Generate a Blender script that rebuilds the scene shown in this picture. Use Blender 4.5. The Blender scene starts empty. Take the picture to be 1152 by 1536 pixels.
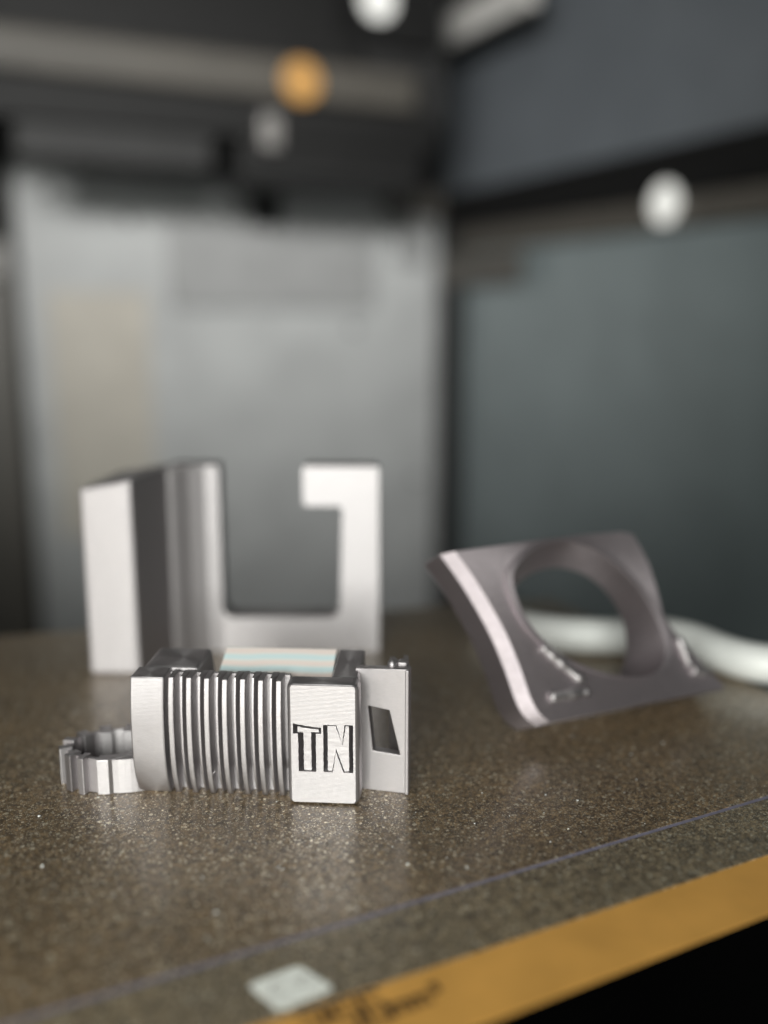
import bpy, bmesh, math, random
from mathutils import Vector, Matrix
from mathutils.geometry import tessellate_polygon
R = math.radians
MM = 0.001                       # everything below is written in millimetres
scene = bpy.context.scene
C = scene.collection

# ------------------------------------------------------------------ camera
cam_d = bpy.data.cameras.new('camera')
cam = bpy.data.objects.new('camera', cam_d); C.objects.link(cam)
cam.location = (0, 0, 70.5*MM)
cam.rotation_euler = (math.pi/2 - math.atan(288/1450), 0, 0)
cam_d.sensor_fit = 'VERTICAL'; cam_d.sensor_height = 36; cam_d.sensor_width = 27
cam_d.lens = 36*1450/1536
cam_d.clip_start = 0.005; cam_d.clip_end = 20
cam_d.dof.use_dof = True
cam_d.dof.focus_distance = 0.1402
cam_d.dof.aperture_fstop = cam_d.lens/6.3
scene.camera = cam

# ------------------------------------------------------------------ world, lamps, exposure
w = bpy.data.worlds.new('World'); scene.world = w; w.use_nodes = True
bg = w.node_tree.nodes['Background']
bg.inputs[0].default_value = (0.88, 0.90, 0.95, 1); bg.inputs[1].default_value = 0.045

def area(name, loc, target, sx, sy, power, color):
    d = bpy.data.lights.new(name, 'AREA'); d.shape = 'RECTANGLE'
    d.size = sx*MM; d.size_y = sy*MM; d.energy = power; d.color = color
    o = bpy.data.objects.new(name, d); C.objects.link(o)
    o.location = Vector(loc)*MM
    o.rotation_euler = (Vector(target)-Vector(loc)).to_track_quat('-Z', 'Y').to_euler()
    return o
area('room_window_light', (-42, -252, 135), (-10, 160, 15), 235, 190, 2.4, (0.965, 1.0, 0.94))
area('side_window_light', (-300, -170, 130), (-10, 160, 20), 160, 140, 0.45, (1.0, 0.99, 0.94))
ch = area('wall_fill_light', (-70, -10, 205), (-40, 700, 170), 200, 40, 0.95, (1.0, 0.99, 0.96)); ch.data.spread = R(58)  # added fill lamp above the camera that brightens the enclosure walls

scene.view_settings.view_transform = 'Standard'
scene.view_settings.look = 'None'
scene.view_settings.exposure = 0
scene.view_settings.gamma = 1
scene.cycles.use_denoising = True
scene.cycles.max_bounces = 8
scene.cycles.sample_clamp_indirect = 6

# ------------------------------------------------------------------ materials
def new_mat(name):
    m = bpy.data.materials.new(name); m.use_nodes = True
    nt = m.node_tree
    return m, nt, nt.nodes['Principled BSDF']
def N(nt, t, **kw):
    n = nt.nodes.new(t)
    for k, v in kw.items(): setattr(n, k, v)
    return n
def coords(nt, scale=(1000, 1000, 1000)):
    tc = N(nt, 'ShaderNodeTexCoord'); mp = N(nt, 'ShaderNodeMapping')
    mp.inputs['Scale'].default_value = scale
    nt.links.new(tc.outputs['Object'], mp.inputs['Vector'])
    return mp.outputs['Vector']
def ramp(nt, src, a, b, ca, cb):
    r = N(nt, 'ShaderNodeValToRGB')
    r.color_ramp.elements[0].position = a; r.color_ramp.elements[0].color = (*ca, 1)
    r.color_ramp.elements[1].position = b; r.color_ramp.elements[1].color = (*cb, 1)
    nt.links.new(src, r.inputs[0]); return r.outputs[0]

def filament(name, base, rough=0.47, metal=0.90, layer=(0, 0, 1), period=0.2, strength=0.3, aniso=0.55):
    """silver silk printing filament: fine layer lines, slight scatter of gloss"""
    m, nt, p = new_mat(name); L = nt.links
    v = coords(nt)
    no = N(nt, 'ShaderNodeTexNoise'); no.inputs['Scale'].default_value = 0.9; no.inputs['Detail'].default_value = 4
    L.new(v, no.inputs['Vector'])
    # layers: fine wave along the build direction, wobbling a little
    dot = N(nt, 'ShaderNodeVectorMath', operation='DOT_PRODUCT'); dot.inputs[1].default_value = layer
    L.new(v, dot.inputs[0])
    wob = N(nt, 'ShaderNodeMath', operation='MULTIPLY_ADD'); wob.inputs[1].default_value = 0.12
    L.new(no.outputs['Fac'], wob.inputs[0]); L.new(dot.outputs['Value'], wob.inputs[2])
    ph = N(nt, 'ShaderNodeMath', operation='MULTIPLY'); ph.inputs[1].default_value = 2*math.pi/period
    L.new(wob.outputs[0], ph.inputs[0])
    sn = N(nt, 'ShaderNodeMath', operation='SINE'); L.new(ph.outputs[0], sn.inputs[0])
    # broken streaks within the layers
    mp2 = N(nt, 'ShaderNodeMapping'); mp2.inputs['Scale'].default_value = (0.8, 0.8, 6) if layer[2] else (0.8, 6, 0.8)
    L.new(v, mp2.inputs['Vector'])
    st = N(nt, 'ShaderNodeTexNoise'); st.inputs['Scale'].default_value = 1.2; st.inputs['Detail'].default_value = 5
    L.new(mp2.outputs[0], st.inputs['Vector'])
    ad = N(nt, 'ShaderNodeMath', operation='MULTIPLY_ADD'); ad.inputs[1].default_value = 1.6
    L.new(st.outputs['Fac'], ad.inputs[0])
    hf = N(nt, 'ShaderNodeMath', operation='MULTIPLY'); hf.inputs[1].default_value = 0.6
    L.new(sn.outputs[0], hf.inputs[0]); L.new(hf.outputs[0], ad.inputs[2])
    bp = N(nt, 'ShaderNodeBump'); bp.inputs['Strength'].default_value = strength
    bp.inputs['Distance'].default_value = 0.03*MM
    L.new(ad.outputs[0], bp.inputs['Height']); L.new(bp.outputs[0], p.inputs['Normal'])
    lo = tuple(c*0.90 for c in base)
    L.new(ramp(nt, st.outputs['Fac'], 0.3, 0.7, lo, base), p.inputs['Base Color'])
    rr = N(nt, 'ShaderNodeMapRange'); rr.inputs['To Min'].default_value = rough-0.05; rr.inputs['To Max'].default_value = rough+0.08
    L.new(no.outputs['Fac'], rr.inputs['Value']); L.new(rr.outputs[0], p.inputs['Roughness'])
    p.inputs['Metallic'].default_value = metal
    p.inputs['Anisotropic'].default_value = aniso; p.inputs['Anisotropic Rotation'].default_value = 0.25
    tg = N(nt, 'ShaderNodeTangent', direction_type='RADIAL', axis='Z'); L.new(tg.outputs[0], p.inputs['Tangent'])
    return m

silver = filament('silver_silk_filament', (0.46, 0.432, 0.442))
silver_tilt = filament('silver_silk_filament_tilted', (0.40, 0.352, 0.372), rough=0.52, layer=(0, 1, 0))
silver_soft = filament('silver_silk_filament_matte', (0.46, 0.43, 0.44), rough=0.47, metal=0.9)
# iridescent sheen of the inner wall, painted into the base colour as bands
irid, nt, p = new_mat('painted_sheen_filament')
v = coords(nt)
wv = N(nt, 'ShaderNodeTexWave', wave_type='BANDS', bands_direction='Z'); wv.inputs['Scale'].default_value = 0.30
wv.inputs['Distortion'].default_value = 3.0; wv.inputs['Detail Scale'].default_value = 0.25
nt.links.new(v, wv.inputs['Vector'])
rp = N(nt, 'ShaderNodeValToRGB'); el = rp.color_ramp.elements
el[0].position = 0.1; el[0].color = (0.66, 0.80, 0.82, 1)
el[1].position = 0.9; el[1].color = (0.86, 0.74, 0.69, 1)
e = el.new(0.5); e.color = (0.80, 0.80, 0.77, 1)
nt.links.new(wv.outputs['Fac'], rp.inputs[0]); nt.links.new(rp.outputs[0], p.inputs['Base Color'])
p.inputs['Metallic'].default_value = 0.0; p.inputs['Roughness'].default_value = 0.5

def simple(name, col, rough=0.5, metal=0.0, vary=0.12, nscale=0.08, emit=None, estr=0.0, bump=0.0):
    m, nt, p = new_mat(name); v = coords(nt)
    no = N(nt, 'ShaderNodeTexNoise'); no.inputs['Scale'].default_value = nscale; no.inputs['Detail'].default_value = 5
    nt.links.new(v, no.inputs['Vector'])
    nt.links.new(ramp(nt, no.outputs['Fac'], 0.3, 0.7, tuple(c*(1-vary) for c in col), tuple(min(1, c*(1+vary)) for c in col)), p.inputs['Base Color'])
    p.inputs['Roughness'].default_value = rough; p.inputs['Metallic'].default_value = metal
    if bump:
        b = N(nt, 'ShaderNodeBump'); b.inputs['Strength'].default_value = bump; b.inputs['Distance'].default_value = 0.1*MM
        n2 = N(nt, 'ShaderNodeTexNoise'); n2.inputs['Scale'].default_value = 3; n2.inputs['Detail'].default_value = 6
        nt.links.new(v, n2.inputs['Vector']); nt.links.new(n2.outputs['Fac'], b.inputs['Height']); nt.links.new(b.outputs[0], p.inputs['Normal'])
    if emit:
        p.inputs['Emission Color'].default_value = (*emit, 1); p.inputs['Emission Strength'].default_value = estr
    return m

def glitter(name, dark, light, fleck):
    """grainy coated plate: dull brown ground, tiny bright mineral flecks that each lie at their own tilt"""
    m, nt, p = new_mat(name); L = nt.links
    v = coords(nt)
    n1 = N(nt, 'ShaderNodeTexNoise'); n1.inputs['Scale'].default_value = 2.4; n1.inputs['Detail'].default_value = 8; n1.inputs['Roughness'].default_value = 0.75
    L.new(v, n1.inputs['Vector'])
    n0 = N(nt, 'ShaderNodeTexNoise'); n0.inputs['Scale'].default_value = 0.045; n0.inputs['Detail'].default_value = 5
    L.new(v, n0.inputs['Vector'])
    base = ramp(nt, n1.outputs['Fac'], 0.35, 0.68, dark, light)
    n3 = N(nt, 'ShaderNodeTexNoise'); n3.inputs['Scale'].default_value = 0.75; n3.inputs['Detail'].default_value = 6; n3.inputs['Roughness'].default_value = 0.7
    L.new(v, n3.inputs['Vector'])
    mot = ramp(nt, n3.outputs['Fac'], 0.38, 0.64, (0.5, 0.48, 0.44), (1.6, 1.57, 1.48))
    m3 = N(nt, 'ShaderNodeMix', data_type='RGBA', blend_type='MULTIPLY'); m3.inputs[0].default_value = 1
    L.new(base, m3.inputs[6]); L.new(mot, m3.inputs[7]); base = m3.outputs[2]
    # worn / smudged lighter patches
    sm = ramp(nt, n0.outputs['Fac'], 0.42, 0.75, (1, 1, 1), (1.35, 1.3, 1.22))
    mul = N(nt, 'ShaderNodeMix', data_type='RGBA', blend_type='MULTIPLY'); mul.inputs[0].default_value = 1
    L.new(base, mul.inputs[6]); L.new(sm, mul.inputs[7])
    # two sizes of fleck
    cols = mul.outputs[2]; tot = None; tilt = None; allk = None
    for sc_, thr, rad in ((3.8, 0.62, 0.37), (1.6, 0.74, 0.34), (0.85, 0.84, 0.27)):
        vo = N(nt, 'ShaderNodeTexVoronoi'); vo.inputs['Scale'].default_value = sc_
        L.new(v, vo.inputs['Vector'])
        sep = N(nt, 'ShaderNodeSeparateColor'); L.new(vo.outputs['Color'], sep.inputs[0])
        g = N(nt, 'ShaderNodeMath', operation='GREATER_THAN'); g.inputs[1].default_value = thr; L.new(sep.outputs[0], g.inputs[0])
        d = N(nt, 'ShaderNodeMath', operation='LESS_THAN'); d.inputs[1].default_value = rad; L.new(vo.outputs['Distance'], d.inputs[0])
        k = N(nt, 'ShaderNodeMath', operation='MULTIPLY'); L.new(g.outputs[0], k.inputs[0]); L.new(d.outputs[0], k.inputs[1])
        br = N(nt, 'ShaderNodeMapRange'); br.inputs['To Min'].default_value = 0.35; br.inputs['To Max'].default_value = 1.0
        L.new(sep.outputs[1], br.inputs['Value'])
        kk = N(nt, 'ShaderNodeMath', operation='MULTIPLY'); L.new(k.outputs[0], kk.inputs[0]); L.new(br.outputs[0], kk.inputs[1])
        mx = N(nt, 'ShaderNodeMix', data_type='RGBA'); L.new(kk.outputs[0], mx.inputs[0]); L.new(cols, mx.inputs[6])
        mx.inputs[7].default_value = (*fleck, 1); cols = mx.outputs[2]
        if allk is None: allk = kk.outputs[0]
        else:
            am = N(nt, 'ShaderNodeMath', operation='MAXIMUM'); L.new(allk, am.inputs[0]); L.new(kk.outputs[0], am.inputs[1]); allk = am.outputs[0]
        if tot is None:
            tot = kk.outputs[0]
            sub = N(nt, 'ShaderNodeVectorMath', operation='SUBTRACT'); sub.inputs[1].default_value = (0.5, 0.5, 0.5)
            L.new(vo.outputs['Color'], sub.inputs[0])
            scl = N(nt, 'ShaderNodeVectorMath', operation='SCALE'); scl.inputs['Scale'].default_value = 0.6
            L.new(sub.outputs[0], scl.inputs[0]); tilt = scl.outputs[0]
    L.new(cols, p.inputs['Base Color'])
    bp = N(nt, 'ShaderNodeBump'); bp.inputs['Strength'].default_value = 0.9; bp.inputs['Distance'].default_value = 0.09*MM
    L.new(n1.outputs['Fac'], bp.inputs['Height'])
    nm = N(nt, 'ShaderNodeVectorMath', operation='ADD'); L.new(bp.outputs[0], nm.inputs[0]); L.new(tilt, nm.inputs[1])
    nn = N(nt, 'ShaderNodeVectorMath', operation='NORMALIZE'); L.new(nm.outputs[0], nn.inputs[0])
    L.new(nn.outputs[0], p.inputs['Normal'])
    me_ = N(nt, 'ShaderNodeMapRange'); me_.inputs['To Min'].default_value = 0.15; me_.inputs['To Max'].default_value = 0.9
    L.new(allk, me_.inputs['Value']); L.new(me_.outputs[0], p.inputs['Metallic'])
    p.inputs['Coat Weight'].default_value = 0.7; p.inputs['Coat Roughness'].default_value = 0.22
    rr = N(nt, 'ShaderNodeMapRange'); rr.inputs['To Min'].default_value = 0.30; rr.inputs['To Max'].default_value = 0.52
    L.new(n0.outputs['Fac'], rr.inputs['Value']); L.new(rr.outputs[0], p.inputs['Roughness'])
    return m
brown_plate = glitter('brown_grained_plate', (0.050, 0.034, 0.019), (0.27, 0.196, 0.122), (1.0, 0.90, 0.70))
margin_mat = glitter('grey_grained_margin', (0.052, 0.040, 0.027), (0.28, 0.228, 0.155), (0.95, 0.87, 0.68))
orange = simple('orange_coated_steel', (0.72, 0.375, 0.09), 0.45, 0.2, 0.10, 0.12, bump=0.15)
ink = simple('dark_brown_ink', (0.03, 0.014, 0.006), 0.6)
label_white = simple('white_label', (0.84, 0.85, 0.80), 0.5, 0, 0.04, 0.5)
label_ink = simple('faded_label_ink', (0.33, 0.31, 0.29), 0.6)
line_mat = simple('blue_grey_line', (0.20, 0.188, 0.25), 0.4, 0, 0.15, 1.0)
black = simple('black_plastic', (0.004, 0.004, 0.004), 0.6)
void = simple('unlit_void_black', (0.002, 0.002, 0.002), 0.95)  # unlit space below the plate, painted black onto lower wall and floor
void.node_tree.nodes['Principled BSDF'].inputs['Specular IOR Level'].default_value = 0.1
dark_grey = simple('dark_grey_plastic', (0.014, 0.014, 0.014), 0.55)
mid_grey = simple('mid_grey_plastic', (0.052, 0.047, 0.040), 0.45)
panel_grey = simple('brushed_grey_panel', (0.275, 0.28, 0.28), 0.5, 0.0, 0.10, 0.03)
inner_grey = simple('grey_recess_panel', (0.195, 0.197, 0.197), 0.5, 0.0, 0.10, 0.05)
warm_reflection = simple('warm_reflection_patch', (0.305, 0.285, 0.25), 0.5, 0, 0.08, 0.05)
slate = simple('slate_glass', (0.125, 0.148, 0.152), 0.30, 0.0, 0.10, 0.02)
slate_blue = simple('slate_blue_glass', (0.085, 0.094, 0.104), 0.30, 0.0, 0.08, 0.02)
light_metal = simple('light_metal', (0.12, 0.115, 0.11), 0.45, 0.3)
beam_grey = simple('beam_grey', (0.030, 0.027, 0.022), 0.6)
pale_metal = simple('pale_metal', (0.5, 0.49, 0.47), 0.4, 0.3)
white_tube = simple('white_tube_plastic', (0.70, 0.70, 0.68), 0.4, 0, 0.04, 0.1)
glow_white = simple('white_glow_disc', (0.15, 0.15, 0.15), 0.5, emit=(1.0, 1.0, 0.93), estr=0.78)
glow_amber = simple('amber_glow_disc', (0.1, 0.06, 0.02), 0.5, emit=(1.0, 0.48, 0.10), estr=0.36)

for m_ in (black, dark_grey): m_.node_tree.nodes['Principled BSDF'].inputs['Specular IOR Level'].default_value = 0.2

# ------------------------------------------------------------------ mesh helpers (mm in, metres out)
def link(name, bm, mat, parent=None, bevel=0.0, smooth=False, loc=None, rot=0.0):
    bmesh.ops.recalc_face_normals(bm, faces=bm.faces[:])
    me = bpy.data.meshes.new(name)
    bm.transform(Matrix.Scale(MM, 4)); bm.to_mesh(me); bm.free()
    me.materials.append(mat)
    if smooth:
        for f in me.polygons: f.use_smooth = True
    o = bpy.data.objects.new(name, me); C.objects.link(o)
    if parent: o.parent = parent
    if loc: o.location = Vector(loc)*MM
    if rot: o.rotation_euler.z = rot
    if bevel:
        b = o.modifiers.new('bevel', 'BEVEL'); b.width = bevel*MM; b.segments = 2
        b.limit_method = 'ANGLE'; b.angle_limit = R(35); b.use_clamp_overlap = True
    return o
def tag(o, label=None, cat=None, group=None, kind=None):
    for k, v in (('label', label), ('category', cat), ('group', group), ('kind', kind)):
        if v: o[k] = v
    return o
def thing(name, label, cat, loc=(0, 0, 0), rot=0.0, group=None):
    o = bpy.data.objects.new(name, None); C.objects.link(o)
    o.empty_display_size = 0.01
    o.location = Vector(loc)*MM; o.rotation_euler.z = rot
    return tag(o, label, cat, group)
def add_box(bm, x0, x1, y0, y1, z0, z1):
    vs = [bm.verts.new(p) for p in ((x0,y0,z0),(x1,y0,z0),(x1,y1,z0),(x0,y1,z0),(x0,y0,z1),(x1,y0,z1),(x1,y1,z1),(x0,y1,z1))]
    for f in ((0,3,2,1),(4,5,6,7),(0,1,5,4),(1,2,6,5),(2,3,7,6),(3,0,4,7)): bm.faces.new([vs[i] for i in f])
def box(*a):
    bm = bmesh.new(); add_box(bm, *a); return bm
def add_prism(bm, outer, holes, f0, f1):
    """outer, holes: lists of 2-D points; f0(p), f1(p) map a point to 3-D on either cap"""
    loops = [outer]+list(holes)
    A = [[bm.verts.new(f0(p)) for p in lp] for lp in loops]
    B = [[bm.verts.new(f1(p)) for p in lp] for lp in loops]
    tri = tessellate_polygon([[Vector((p[0], p[1], 0)) for p in lp] for lp in loops])
    fa = [v for lp in A for v in lp]; fb = [v for lp in B for v in lp]
    for t in tri:
        try: bm.faces.new([fa[i] for i in t]); bm.faces.new([fb[i] for i in reversed(t)])
        except ValueError: pass
    for a, b in zip(A, B):
        n = len(a)
        for i in range(n):
            try: bm.faces.new((a[i], a[(i+1) % n], b[(i+1) % n], b[i]))
            except ValueError: pass
def disc(bm, c, r, y0, y1, n=32):
    pts = [(c[0]+r*math.cos(2*math.pi*i/n), c[1]+r*math.sin(2*math.pi*i/n)) for i in range(n)]
    add_prism(bm, pts, [], lambda p: (p[0], y0, p[1]), lambda p: (p[0], y1, p[1]))
def add_tube(bm, pts, rad, n=14, flat=1.0):
    rings = []
    for i, p in enumerate(pts):
        a = Vector(pts[max(0, i-1)]); b = Vector(pts[min(len(pts)-1, i+1)])
        t = (b-a).normalized(); s = t.cross(Vector((0, 0, 1))).normalized(); u = s.cross(t)
        r = rad if not callable(rad) else rad(i/(len(pts)-1))
        rings.append([bm.verts.new(Vector(p)+(s*math.cos(q)*flat+u*math.sin(q))*r) for q in (2*math.pi*k/n for k in range(n))])
    for a, b in zip(rings, rings[1:]):
        for k in range(n): bm.faces.new((a[k], a[(k+1) % n], b[(k+1) % n], b[k]))
    bm.faces.new(rings[0]); bm.faces.new(rings[-1])
def catmull(P, m=10):
    P = [Vector(p) for p in P]; P = [2*P[0]-P[1]]+P+[2*P[-1]-P[-2]]; out = []
    for i in range(1, len(P)-2):
        a, b, c, d = P[i-1:i+3]
        for k in range(m):
            t = k/m
            out.append(0.5*((2*b)+(c-a)*t+(2*a-5*b+4*c-d)*t*t+(3*b-a-3*c+d)*t**3))
    out.append(P[-2]); return out

# ------------------------------------------------------------------ the enclosure (setting)
PX = R(26.4)                                  # the printer is turned this much to the camera
CORNER = (49.06, 826.9, 0)                     # rear corner of the enclosure, pushed away from the camera by the factor below
EN = 2.6                                      # enclosure enlarged by this factor about the camera position, for stronger background blur
def ez(z): return 70.5+(z-70.5)*EN
def ebox(x0, x1, y0, y1, z0, z1): return box(x0*EN, x1*EN, y0*EN, y1*EN, ez(z0), ez(z1))
def struct(name, bm, mat, **k): return tag(link(name, bm, mat, **k), kind='structure')
back_wall = struct('back_wall', ebox(-420, 0, 0, 6, -90, 330), dark_grey, loc=CORNER, rot=PX)
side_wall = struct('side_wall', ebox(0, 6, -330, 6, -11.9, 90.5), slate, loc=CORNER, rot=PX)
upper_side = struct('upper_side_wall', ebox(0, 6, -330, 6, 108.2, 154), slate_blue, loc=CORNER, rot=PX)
struct('top_side_wall', ebox(0, 6, -330, 6, 163, 330), dark_grey, loc=CORNER, rot=PX)
struct('lower_side_wall', ebox(-3, 3, -330, 0, -90, -12), void, loc=CORNER, rot=PX)
struct('chamber_floor', ebox(-420, 10, -420, 10, -96, -90), void, loc=CORNER, rot=PX)
struct('chamber_ceiling', ebox(-420, 10, -250, 10, 330, 336), dark_grey, loc=CORNER, rot=PX)

def wallthing(name, label, cat): return thing(name, label, cat, CORNER, PX)
# rear cover panel
t = wallthing('rear_panel', 'large light grey metal cover panel on the back wall of the printer', 'panel')
link('cover_plate', ebox(-128.5, -4.5, -5, -0.5, -80, 109.3), panel_grey, t, bevel=1.5)
link('recess_panel', ebox(-90, -28, -7.5, -5.1, 74, 97.5), inner_grey, t, bevel=1)
link('warm_reflection_patch', ebox(-122, -96, -5.5, -5.05, 12, 78), warm_reflection, t, bevel=0.3)  # beige patch put in for a warm reflection on the panel
link('hanging_tab', ebox(-66, -58, -9, -5.1, 96, 107), dark_grey, t, bevel=1)
for q, (x, z) in enumerate(((-120, 103), (-12, 103), (-12, 20), (-100, 97), (-34, 68))):
    bm = bmesh.new(); disc(bm, (x*EN, ez(z)), 2.6, -5.7*EN, -5.02*EN-.05, 20); link('screw', bm, dark_grey, t)
# left of the panel
t = wallthing('side_column', 'dark grey column standing at the left edge of the rear panel', 'column')
link('column_body', ebox(-190, -130.5, -8, -0.5, -80, 104), mid_grey, t, bevel=1.5)
link('column_clip', ebox(-150, -131.5, -12, -8.1, 80.5, 90), light_metal, t, bevel=1)
link('column_groove', ebox(-190, -131.5, -9.5, -8.1, 90.5, 104), black, t, bevel=.5)
# corner post, rails
t = wallthing('corner_post', 'dark upright post in the corner between rear panel and side window', 'post')
link('post_body', ebox(-4.0, -0.4, -14, -0.4, -80, 108), dark_grey, t, bevel=1)
t = wallthing('black_side_rail', 'wide black rail running along the side wall between two slate windows', 'rail')
link('rail_body', ebox(-4, 5, -329, -0.6, 97.0, 108.0), black, t, bevel=1)
link('rail_lower', ebox(-3, 5, -329, -0.6, 90.7, 96.9), mid_grey, t, bevel=1)
link('rail_lip', ebox(-6, -4.1, -50, -8, 81, 89), mid_grey, t, bevel=.5)
t = wallthing('upper_light_rail', 'light grey metal rail slanting across the top right of the printer', 'rail')
link('rail_body', ebox(-5, 5, -329, -0.6, 154.2, 162.8), dark_grey, t, bevel=1)
link('rail_face', ebox(-22, -19, -76, -9, 141.5, 149), pale_metal, t, bevel=1)
link('rail_hanger', ebox(-18.9, -5.1, -58, -50, 145, 150), dark_grey, t, bevel=1)
# gantry in front of the back wall
t = wallthing('gantry_beam', 'long grey brown gantry beam crossing the top left above the rear panel', 'beam')
link('beam_body', ebox(-300, -46, -68, -60, 117.5, 126), beam_grey, t, bevel=3)
link('beam_lower_rail', ebox(-300, -40, -66, -59, 109.5, 117.3), black, t, bevel=.5)  # black rail along the underside of the beam
link('beam_top_rail', ebox(-300, -60, -66, -59, 126.2, 150), black, t, bevel=.5)
t = wallthing('motor_block', 'dark motor block hanging under the gantry beam left of the middle', 'motor')
link('motor_body', ebox(-88, -44, -66, -48, 101, 109.3), black, t, bevel=1)
link('motor_shaft', ebox(-84.0, -80.0, -69, -66.1, 107, 114), light_metal, t, bevel=.8)
t = wallthing('belt_cover', 'mid grey belt cover under the gantry beam at the far left', 'cover')
link('cover_body', ebox(-134, -94, -64, -56, 102.5, 109.3), dark_grey, t, bevel=1)
t = wallthing('toolhead', 'black toolhead carriage at the top centre of the printer', 'toolhead')
link('carriage', ebox(-62, -34, -60, -30, 117, 150), dark_grey, t, bevel=2)
link('carriage_top', ebox(-66, -40, -66, -60.2, 132, 150), black, t, bevel=1)
t = wallthing('belt_bracket', 'small pale bracket under the corner where gantry and side rail meet', 'bracket')
link('bracket_plate', ebox(-24, -7, -12, -5.2, 101, 108.5), mid_grey, t, bevel=1)
link('bracket_leg', ebox(-20, -13, -12, -5.2, 88, 100.9), inner_grey, t, bevel=1)
# round glowing discs standing in for blurred bright spots
def glow_disc(name, label, x, y, z, r, mat, face):
    t = wallthing(name, label, 'glow_disc')
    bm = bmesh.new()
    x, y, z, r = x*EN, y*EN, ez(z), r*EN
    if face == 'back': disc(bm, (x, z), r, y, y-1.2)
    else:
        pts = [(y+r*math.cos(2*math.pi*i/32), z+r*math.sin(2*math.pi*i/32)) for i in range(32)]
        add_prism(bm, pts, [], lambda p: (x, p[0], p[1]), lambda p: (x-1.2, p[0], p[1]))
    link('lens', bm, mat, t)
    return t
glow_disc('round_glow', 'round white glowing disc on the black side rail at the right', -4.1, -105.2, 95.7, 4.3, glow_white, 'side')
glow_disc('round_glow', 'round white glowing disc cut by the top edge of the picture', -55.5, -66.2, 140.6, 4.2, glow_white, 'back')
glow_disc('amber_glow', 'round amber glowing disc on the grey gantry beam', -75.5, -69.6, 120.9, 4.4, glow_amber, 'back')

# ------------------------------------------------------------------ build plate
BP = (-12.66, 86.62, 0)
plate = thing('build_plate', 'brown glittering build plate with an orange front edge that carries printed size', 'build plate', BP, PX)
def flat(pts, z0, z1):
    bm = bmesh.new(); add_prism(bm, pts, [], lambda p: (p[0], p[1], z0), lambda p: (p[0], p[1], z1)); return bm
link('grained_surface', flat([(-190, 11.9), (118, 11.9), (118, 113), (-190, 186)], -0.5, 0), brown_plate, plate)
link('front_margin', flat([(-190, 0), (118, 0), (118, 11.2), (-190, 11.2)], -0.5, 0), margin_mat, plate)
link('edge_line', flat([(-190, 11.2), (118, 11.2), (118, 11.9), (-190, 11.9)], -0.5, -0.04), line_mat, plate)
link('orange_edge', flat([(-190, -10.6), (-20, -10.6), (118, -8.9), (118, -0.02), (-190, -0.02)], -0.25, -0.12), orange, plate)
link('heated_bed', box(-186, 114, 8, 108, -9, -0.95), black, plate, bevel=.5)

sp = random.Random(11); bm = bmesh.new()
for _ in range(150):                         # crumbs and dust on the grained surface
    x = sp.uniform(-70, 100); y = 13+sp.random()**1.3*90; q = sp.uniform(.05, .13)*(1 if sp.random() < .85 else 1.9)
    bmesh.ops.create_icosphere(bm, subdivisions=1, radius=q, matrix=Matrix.Translation((x, y, q*.45)) @ Matrix.Diagonal((sp.uniform(.7, 1.8), sp.uniform(.7, 1.3), .7, 1)))
tag(link('dust_specks', bm, white_tube, plate), kind='stuff')

def strokes(segs, w_):                       # flat print from squared strokes
    bm = bmesh.new()
    for (x0, y0, x1, y1) in segs:
        dx, dy = x1-x0, y1-y0; l = math.hypot(dx, dy); nx, ny = -dy/l*w_/2, dx/l*w_/2; ex, ey = dx/l*w_/2, dy/l*w_/2
        q = [(x0-ex+nx, y0-ey+ny), (x0-ex-nx, y0-ey-ny), (x1+ex-nx, y1+ey-ny), (x1+ex+nx, y1+ey+ny)]
        vs = [bm.verts.new((a, b, 0)) for a, b in q]; bm.faces.new(vs)
    return bm
SEG = {'2': [(0,1,1,1),(1,1,1,.5),(1,.5,0,.5),(0,.5,0,0),(0,0,1,0)],
       '5': [(1,1,0,1),(0,1,0,.55),(0,.55,1,.55),(1,.55,1,0),(1,0,0,0)],
       '6': [(1,1,0,1),(0,1,0,0),(0,0,1,0),(1,0,1,.52),(1,.52,0,.52)],
       '3': [(0,1,1,1),(1,1,1,0),(1,0,0,0),(0,.5,1,.5)],
       'm': [(0,0,0,1),(0,1,1,1),(.5,1,.5,0),(1,1,1,0)]}
def glyph(ch, x, y, wd, hg, sw, name, k):
    segs = [(x+a*wd, y+b*hg, x+c*wd, y+d*hg) for a, b, c, d in SEG[ch]]
    bm = strokes(segs, sw)
    for i, v_ in enumerate(bm.verts): v_.co.z = -0.105+0.0012*(i//4)
    return link(name, bm, ink, plate)
for i, (ch, x) in enumerate((('2', 4.2), ('5', 7.35), ('6', 10.5))): glyph(ch, x, -4.9, 2.15, 4.3, 0.7, 'printed_digit', i)
for i, x in enumerate((13.2, 15.6)): glyph('m', x, -4.75, 1.75, 1.35, 0.5, 'printed_letter', i)
glyph('3', 18.3, -3.6, 0.75, 1.2, 0.42, 'printed_digit', 3)
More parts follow.
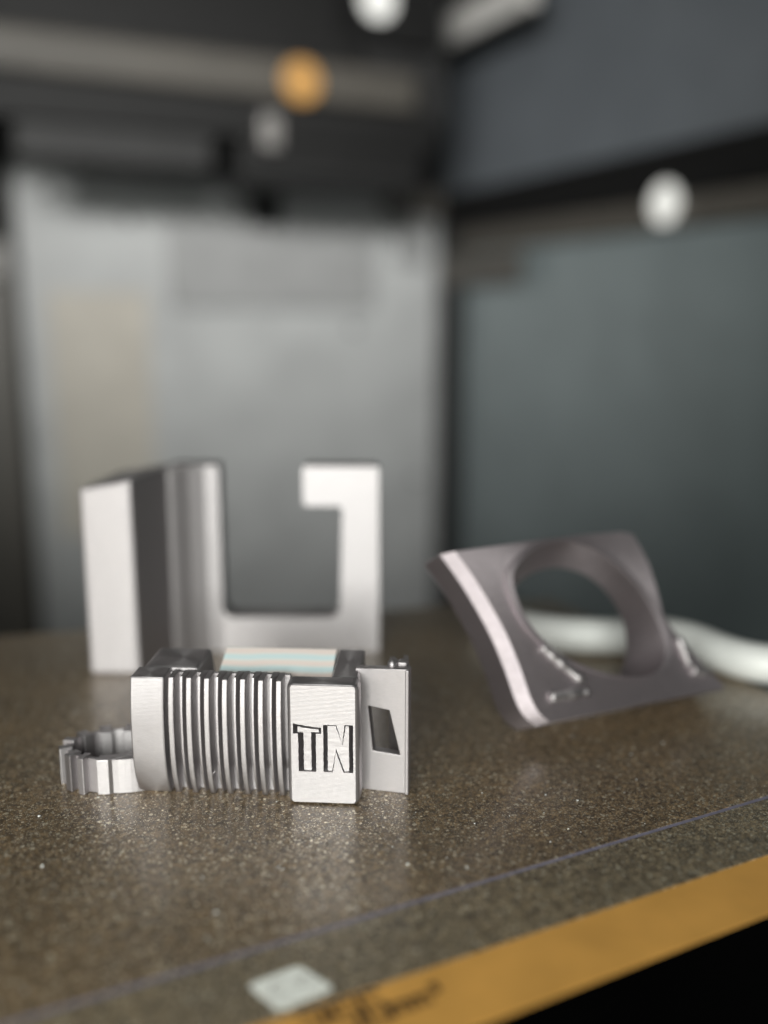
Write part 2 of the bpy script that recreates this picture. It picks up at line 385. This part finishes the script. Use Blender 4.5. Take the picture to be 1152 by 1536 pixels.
# label
cs = [(.65, 6.2), (2.35, .9), (9.0, 1.46), (6.9, 6.8)]
pts = []
for i, c_ in enumerate(cs):
    a = Vector(cs[i-1]); b = Vector(c_); d_ = Vector(cs[(i+1) % 4])
    p0 = b+(a-b).normalized()*0.9; p1 = b+(d_-b).normalized()*0.9
    for k in range(6):
        t_ = k/5; pts.append(tuple((1-t_)**2*p0+2*t_*(1-t_)*b+t_*t_*p1))
lab = link('white_label', flat(pts, 0.01, 0.06), label_white, plate)
bm = bmesh.new()
arc = [(3.9+1.15*math.cos(a), 4.0+1.15*math.sin(a)) for a in (R(60+i*24) for i in range(11))]
for a, b in zip(arc, arc[1:]):
    dx, dy = b[0]-a[0], b[1]-a[1]; l = math.hypot(dx, dy); nx, ny = -dy/l*.14, dx/l*.14
    bm.faces.new([bm.verts.new((q[0], q[1], 0.065)) for q in ((a[0]+nx, a[1]+ny), (a[0]-nx, a[1]-ny), (b[0]-nx, b[1]-ny), (b[0]+nx, b[1]+ny))])
link('printed_ring', bm, label_ink, lab)
for i, s_ in enumerate(((5.5, 4.4, 6.3, 4.4), (5.6, 3.6, 6.1, 3.6), (6.8, 3.2, 7.4, 3.2), (6.5, 4.9, 6.9, 4.3))):
    b_ = strokes([s_], 0.28)
    for v_ in b_.verts: v_.co.z = 0.066
    link('printed_mark', b_, label_ink, lab)

# ------------------------------------------------------------------ ribbed buckle with the name block
rng = random.Random(4)
BK = thing('ribbed_buckle', 'silver ribbed printed buckle with a block engraved TN, standing nearest the camera', 'buckle', (-8.9, 132.2, 0), R(-4))
def profile_y(z):
    return -.12+(.00155*(11.5-z)**3 if z < 11.5 else .0165*(z-11.5)**2)
def slab_x(x0, x1, back, off=0.0, ztop=19.0, jit=0.0):
    """a slice between x0 and x1 whose front follows the bulging profile"""
    bm = bmesh.new()
    zs = [i*ztop/50 for i in range(51)]
    rows = []
    for z in zs:
        f = min(profile_y(z)+off, back-.7)
        j = rng.uniform(-jit, jit)
        rows.append([bm.verts.new(q) for q in ((x0+j, f, z), (x1+j, f+rng.uniform(-jit, jit)*.5, z), (x1, back, z), (x0, back, z))])
    for a, b in zip(rows, rows[1:]):
        for k in range(4): bm.faces.new((a[k], a[(k+1) % 4], b[(k+1) % 4], b[k]))
    bm.faces.new(rows[0]); bm.faces.new(rows[-1]); return bm
# left end block: rounded top rear with a sloping inner end
b = slab_x(-28.7, -23.6, 5.0, 0.0, 19.0)
link('end_block', b, silver, BK, bevel=0.25)
bm = bmesh.new()
add_prism(bm, [(-28.5, 5.02), (-17.4, 5.02), (-17.4, 14), (-28.5, 14)], [], lambda p: (p[0], p[1], 0), lambda p: (p[0]+(.5 if p[0] < -20 else -2.2), p[1], 19.0))
link('end_arm', bm, silver, BK, bevel=0.5)
link('groove_floor', slab_x(-23.58, -5.3, 4.55, 3.3, 18.7), silver, BK, bevel=0.1)
for i in range(7):
    xm = -22.55+i*2.67
    link('rib', slab_x(xm-.42, xm+.42, 4.4, 0.0, 19.0-rng.random()*.12, .012), silver, BK, bevel=0.13)
    if i < 6:
        xt = xm+1.42; bm = bmesh.new()
        zs = [k*18.9/50 for k in range(51)]; rows = []
        for z in zs:
            f = profile_y(z)+.85; j = rng.uniform(-.012, .012)
            rows.append([bm.verts.new(q) for q in ((xt-.2+j, f, z), (xt+.08+j, f, z), (xt+.8, f+1.9, z), (xt+.8, 4.4, z), (xt-.2, 4.4, z))])
        for a, b_ in zip(rows, rows[1:]):
            for k in range(5): bm.faces.new((a[k], a[(k+1) % 5], b_[(k+1) % 5], b_[k]))
        bm.faces.new(rows[0]); bm.faces.new(rows[-1])
        link('thin_rib', bm, silver, BK, bevel=0.07)
bm = bmesh.new()
add_prism(bm, [(4.6, 0.1), (13.5, 0.1), (13.5, 19.5), (13.0, 19.6), (4.6, 16.6)], [], lambda p: (-17.0, p[0], p[1]), lambda p: (.55, p[0], p[1]))
link('inner_slope', bm, irid, BK, bevel=0.1)

# name block
def resample(outer, inner, step=0.35, jit=0.05):
    A, B = [], []; n = len(outer)
    for i in range(n):
        a0, a1 = Vector(outer[i]), Vector(outer[(i+1) % n]); b0, b1 = Vector(inner[i]), Vector(inner[(i+1) % n])
        m = max(1, int((a1-a0).length/step))
        for k in range(m):
            t_ = k/m; j = Vector((rng.uniform(-jit, jit)*.7, rng.uniform(-jit, jit)*.5))
            A.append(tuple(a0.lerp(a1, t_)+j)); B.append(tuple(b0.lerp(b1, t_)+j*1.1))
    return A, B
T_o = [(-3.7, 5.2), (-1.07, 5.2), (-1.07, 11.15), (-.3, 11.2), (-.3, 12.15), (-2.0, 12.3), (-4.45, 12.7), (-4.45, 11.1), (-3.7, 11.1)]
T_i = [(-2.92, 5.28), (-1.82, 5.28), (-1.82, 11.28), (-.7, 11.28), (-.7, 11.7), (-2.0, 11.8), (-3.8, 12.1), (-3.8, 11.2), (-2.92, 11.2)]
N_o = [(0.0, 5.2), (1.4, 5.2), (1.85, 8.5), (2.95, 5.2), (4.4, 5.2), (4.4, 12.65), (3.15, 12.65), (2.8, 9.6), (1.95, 12.6), (0.0, 12.6)]
N_i = [(0.62, 5.3), (1.25, 5.25), (1.85, 8.8), (3.08, 5.25), (3.75, 5.3), (3.75, 12.35), (3.3, 12.35), (2.8, 9.3), (1.8, 12.3), (0.62, 12.3)]
To, Ti = resample(T_o, T_i); No, Ni = resample(N_o, N_i)
bm = bmesh.new()
FX0, FX1, FZ0, FZ1 = -4.75, 4.72, 0.32, 18.6
def rrect(x0, x1, z0, z1, r, n=5):
    out = []
    for cx, cz, a0 in ((x1-r, z0+r, -90), (x1-r, z1-r, 0), (x0+r, z1-r, 90), (x0+r, z0+r, 180)):
        for k in range(n): a = R(a0+90*k/(n-1)); out.append((cx+r*math.cos(a), cz+r*math.sin(a)))
    return out
outer = rrect(FX0, FX1, FZ0, FZ1, 0.45)
loops2 = [outer, To, No]
V = [[bm.verts.new((p_[0], 0, p_[1])) for p_ in lp] for lp in loops2]
allv = [v_ for lp in V for v_ in lp]
for tr in tessellate_polygon([[Vector((p_[0], p_[1], 0)) for p_ in lp] for lp in loops2]):
    bm.faces.new([allv[i] for i in tr])
for top, floor in ((V[1], Ti), (V[2], Ni)):
    n = len(top)
    dp = [bm.verts.new((v_.co.x*.55+p_[0]*.45, 2.4, v_.co.z*.55+p_[1]*.45)) for v_, p_ in zip(top, floor)]
    fl = [bm.verts.new((p_[0], .32+rng.uniform(-.012, .012), p_[1])) for p_ in floor]
    for i in range(n):
        j = (i+1) % n
        bm.faces.new((top[i], top[j], dp[j], dp[i])); bm.faces.new((dp[i], dp[j], fl[j], fl[i]))
    for tr in tessellate_polygon([[Vector((p_[0], p_[1], 0)) for p_ in floor]]): bm.faces.new([fl[i] for i in tr])
# edge roll-off and body behind the face
ring = V[0]
for (gx, gz0, gz1, y) in ((.30, .14, .16, .16), (.52, .27, .28, .55), (.60, .32, .32, 1.0)):
    rr_ = rrect(FX0-gx, FX1+gx, FZ0-gz0, FZ1+gz1, 0.45+gx)
    nr = [bm.verts.new((q[0], y, q[1])) for q in rr_]; n = len(nr)
    for i in range(n): bm.faces.new((ring[i], ring[(i+1) % n], nr[(i+1) % n], nr[i]))
    ring = nr
rr_ = rrect(FX0-.60, FX1+.60, FZ0-.32, FZ1+.38, 1.0)
nr = [bm.verts.new((q[0], 2.6, q[1])) for q in rr_]; n = len(nr)
for i in range(n): bm.faces.new((ring[i], ring[(i+1) % n], nr[(i+1) % n], nr[i]))
bm.faces.new(nr)
link('name_block', bm, silver, BK)
bm = bmesh.new()
add_prism(bm, [(0.6, 2.62), (5.28, 2.62), (5.28, 13.6), (0.6, 13.6)], [], lambda p: (p[0], p[1], 0.05), lambda p: (p[0]+(.35 if p[0] < 2 else -.3), p[1], 18.9+(p[1]-2.6)*.07))
link('end_arm', bm, silver, BK, bevel=0.5)
# fine strings of filament left between the ribs
for (x, z, dx, dz) in ((-21.4, 3.1, .5, -.5), (-17.0, 3.3, .55, 1.1)):
    bm = bmesh.new(); f = profile_y(z)
    add_tube(bm, [(x, f+.2, z), (x+dx*.5, f-.1, z+dz*.6), (x+dx, f+.1, z+dz)], 0.05, 6)
    link('filament_string', bm, silver_soft, BK)

# ------------------------------------------------------------------ slotted clip behind the name block
CL = thing('slotted_clip', 'small silver clip with a slanted slot, standing right behind the TN block', 'clip', (-4.3, 137.3, 0), R(-13.5))
sw = [(0.0, 0), (8.2, 0), (8.2, 19.9), (0.0, 19.4)]
hole = [(2.7, 6.5), (6.9, 6.2), (5.2, 13.2), (2.0, 13.6)]
bm = bmesh.new(); add_prism(bm, sw, [hole], lambda p: (p[0], 0, p[1]), lambda p: (p[0], 1.6, p[1]))
link('front_plate', bm, silver_soft, CL, bevel=0.12)
link('edge_lip', box(7.75, 8.3, -.55, -.02, 0.1, 19.9), silver_soft, CL, bevel=0.15)
bm = bmesh.new(); add_prism(bm, [(7.2, 1.62), (8.0, 1.62), (6.6, 7.0), (5.9, 7.0)], [], lambda p: (p[0], p[1], 0.1), lambda p: (p[0], p[1], 19.6))
link('side_wall', bm, silver_soft, CL, bevel=0.1)
bm = bmesh.new(); add_prism(bm, [(7.1, 1.62), (3.7, 6.6), (4.4, 7.0), (7.12, 3.0)], [], lambda p: (p[0], p[1], 0.1), lambda p: (p[0], p[1], 19.2))
link('inner_fin', bm, silver_soft, CL, bevel=0.1)
bm = bmesh.new(); bmesh.ops.create_uvsphere(bm, u_segments=16, v_segments=10, radius=0.75, matrix=Matrix.Translation((5.3, 1.6, 19.9)))
link('top_bump', bm, silver_soft, CL, smooth=True)
link('corner_block', box(6.0, 7.5, 1.65, 3.6, 19.0, 20.3), silver_soft, CL, bevel=0.3)

# ------------------------------------------------------------------ toothed ring lying left
RG = thing('toothed_ring', 'small silver toothed ring lying on the plate left of the ribbed buckle', 'ring', (-41.0, 141.4, 0))
def ell(a, k=0.0): return ((8.4+k)*math.cos(a), (5.6+k)*math.sin(a))
bm = bmesh.new(); nseg = 60
outp = [ell(2*math.pi*i/nseg, .3) for i in range(nseg)]; inp = [ell(2*math.pi*i/nseg, -.35) for i in range(nseg)]
add_prism(bm, outp, [inp], lambda p: (p[0], p[1], 0.1), lambda p: (p[0], p[1], 5.5))
link('band', bm, silver, RG, smooth=False)
def tooth(ang, wd, o, i_, h_=5.9):
    x, y = ell(ang); tx, ty = -8.4*math.sin(ang), 5.6*math.cos(ang); l = math.hypot(tx, ty); tx /= l; ty /= l; nx, ny = ty, -tx
    q = [(x+tx*s*wd/2+nx*k, y+ty*s*wd/2+ny*k) for s, k in ((-1, o), (1, o), (1, -i_), (-1, -i_))]
    bm = bmesh.new(); add_prism(bm, q, [], lambda p: (p[0], p[1], 0), lambda p: (p[0], p[1], h_)); return bm
for deg, wd, o, i_ in ((30, 1.5, .9, 1.6), (62, 1.7, .9, 1.9), (90, 1.8, .9, 2.0), (118, 1.8, .9, 2.0), (146, 1.5, .9, 1.6),
                       (172, 1.3, 1.0, .9), (199, 1.3, 1.3, .7), (223, 1.35, 1.5, .7), (240, 1.1, 1.5, .7)):
    link('tooth', tooth(R(deg), wd, o, i_), silver, RG, bevel=0.12)
bm = bmesh.new()
add_prism(bm, [(-2.3, -6.4), (-.5, -6.25), (3.6, -3.6), (6.5, -1.8), (6.2, -1.0), (3.0, -2.6), (-.6, -4.4), (-2.2, -4.7)], [], lambda p: (p[0], p[1], 0), lambda p: (p[0], p[1], 5.7))
link('end_link', bm, silver, RG, bevel=0.15)

# ------------------------------------------------------------------ hooked frame behind
HF = thing('hooked_frame', 'tall silver open frame with a hooked right arm, blurred behind the buckle', 'frame', (-30, 199.4, 0))
bm = bmesh.new()
def arc2(cx, cy, r, a0, a1, n=6): return [(cx+r*math.cos(R(a0+(a1-a0)*k/n)), cy+r*math.sin(R(a0+(a1-a0)*k/n))) for k in range(n+1)]
fr = [(-14.6, 0), (28.9, 0)]+arc2(28.2, 39.8, .7, 0, 90)+arc2(13.8, 39.8, .8, 90, 180)+arc2(13.8, 33, .8, 180, 270)+[(20.2, 32.2)]+arc2(20.0, 31.0, 1.2, 90, 0)
fr += arc2(18.2, 10.2, 2.4, 0, -90)+arc2(-2.2, 10.2, 2.4, 270, 180)+arc2(-5.2, 40.2, .6, 0, 90)+[(-14.6, 40.8)]
add_prism(bm, fr, [], lambda p: (p[0], 0, p[1]), lambda p: (p[0], 6.5, p[1]))
link('open_frame', bm, silver_soft, HF, bevel=0.4)
bm = bmesh.new()
add_prism(bm, [(-14.55, -3.6), (-13.5, -3.2), (-10.5, -1.7), (-7.5, -.6), (-4.7, -.02), (-14.55, -.02)], [], lambda p: (p[0], p[1], 0.1), lambda p: (p[0], p[1], 40.7))
link('slanted_face', bm, silver_soft, HF, bevel=0.3)
bm = bmesh.new()
add_prism(bm, [(-29.6, -13.7), (-19.45, -13.7), (-14.62, -3.6), (-14.62, 6), (-27, 6)], [], lambda p: (p[0], p[1], 0), lambda p: (p[0], p[1], 39.4 + (p[0]+22)*.16))
link('side_wing', bm, silver_soft, HF, bevel=0.6)

# ------------------------------------------------------------------ tilted bracket with the round hole
n_ = Vector((0.3766, -0.8075, 0.454)); d_ = Vector((0.9063, 0.4226, 0)); u_ = n_.cross(d_)
F0 = Vector((26.35, 151.07, 3.86))
TB = thing('round_hole_bracket', 'silver bracket with a big round hole and curved left edge, leaning back', 'bracket', (23.14, 157.94, 0))
O = Vector((23.14, 157.94, 0))
def onp(p, k): return F0-O+d_*p[0]+u_*p[1]-n_*k
left = [tuple(q) for q in [(v3.x, v3.y) for v3 in catmull([(-.1, .3, 0), (-1.9, 2.2, 0), (-3.0, 5.1, 0), (-3.7, 10.2, 0), (-4.9, 16.1, 0), (-6.9, 22.1, 0), (-9.1, 27.3, 0), (-11.3, 31.5, 0)], 4)]]
rest = [(0, 31.7), (9, 31.9), (18, 31.8), (26, 31.6), (28.6, 31.0), (29.8, 28), (30.6, 25), (30.9, 20.4), (30.8, 15.5), (32.0, 12.4), (34.4, 9), (36.9, 5.0), (39.4, 2.0), (40.3, 0.6), (39.8, 0)]
hp = [(0.7, 25.3), (4.1, 28.9), (9.3, 30.8), (15.1, 30.4), (21.3, 26.9), (26.2, 20.8), (28.5, 14.2), (28.6, 8.6), (25.2, 5.4), (19.0, 5.6), (11.8, 8.2), (5.6, 12.4), (1.6, 18.2)]
hc = hp[-2:]+hp+hp[:3]
holeb = [(q.x, q.y) for q in catmull([(a, b, 0) for a, b in hc], 5)][10:10+65]
outer = left+rest
nl = len(left)
bm = bmesh.new()
def inset(i, p):
    if i < nl: return (p[0]+2.1, max(p[1], .5) if i else .6)
    return p
front = [inset(i, p) for i, p in enumerate(outer)]
lf = [front, holeb]
Vf = [[bm.verts.new(onp(p_, 0)) for p_ in lp] for lp in lf]; fv = [v_ for lp in Vf for v_ in lp]
for tr in tessellate_polygon([[Vector((p_[0], p_[1], 0)) for p_ in lp] for lp in lf]): bm.faces.new([fv[i] for i in tr])
mid = [bm.verts.new(onp(p_, 1.7 if i < nl else .25)) for i, p_ in enumerate(outer)]
holek = [(14.5+13.4*math.cos(a), 15.2+12.7*math.sin(a)) for a in (math.atan2(p_[1]-17.6, p_[0]-14.7) for p_ in holeb)]
lb = [outer, holek]
Vb = [[bm.verts.new(onp(p_, 8.5)) for p_ in lp] for lp in lb]; bv = [v_ for lp in Vb for v_ in lp]
for tr in tessellate_polygon([[Vector((p_[0], p_[1], 0)) for p_ in lp] for lp in lb]): bm.faces.new([bv[i] for i in tr])
n = len(outer)
for i in range(n):
    j = (i+1) % n
    bm.faces.new((Vf[0][i], Vf[0][j], mid[j], mid[i])); bm.faces.new((mid[i], mid[j], Vb[0][j], Vb[0][i]))
n = len(holeb)
for i in range(n):
    j = (i+1) % n; bm.faces.new((Vf[1][i], Vf[1][j], Vb[1][j], Vb[1][i]))
link('bracket_body', bm, silver_tilt, TB, bevel=0.35)
def ridge(pts, r):
    bm = bmesh.new(); P3 = []
    m = 14
    for a, b_ in zip(pts, pts[1:]):
        for k in range(m): t_ = k/m; P3.append(onp((a[0]+(b_[0]-a[0])*t_, a[1]+(b_[1]-a[1])*t_), -.1))
    add_tube(bm, P3, lambda t_: r*(.75+.5*rng.random()), 8)
    return bm
for pts_, r_ in (([(3.4, 13.2), (10.6, 5.6)], .95), ([(2.6, 4.6), (10.9, 4.3)], 1.0), ([(32.6, 10.6), (33.6, 5.2)], .8), ([(33.6, 4.6), (38.0, 3.4)], .85)):
    link('rough_ridge', ridge(pts_, r_), silver_soft, TB, smooth=True)
bm = bmesh.new()
hx, hy = 15.1, 17.6
ro = [(hx+(a-hx)*1.10, hy+(b-hy)*1.045+.1) for a, b in holeb]
add_prism(bm, ro, [holeb], lambda p: onp(p, -.55), lambda p: onp(p, .15))
link('raised_rim', bm, silver_tilt, TB, bevel=0.2)

# ------------------------------------------------------------------ white tube behind
pts_ = catmull([(22, 214, 3.6), (31, 203.5, 3.6), (40, 199, 3.6), (52, 198, 3.6), (60, 198.5, 3.6), (65.5, 194, 3.6), (69.5, 186.5, 3.6), (75, 181.5, 3.6), (85, 180, 3.6), (100, 184, 3.6)], 8)
bm = bmesh.new(); add_tube(bm, [p_-Vector((60, 195, -.3)) for p_ in pts_], 3.9, 20)
tb = link('white_tube', bm, white_tube, smooth=True, loc=(60, 195, 0))
tag(tb, 'curved white plastic tube lying on the plate behind the round hole bracket', 'tube')
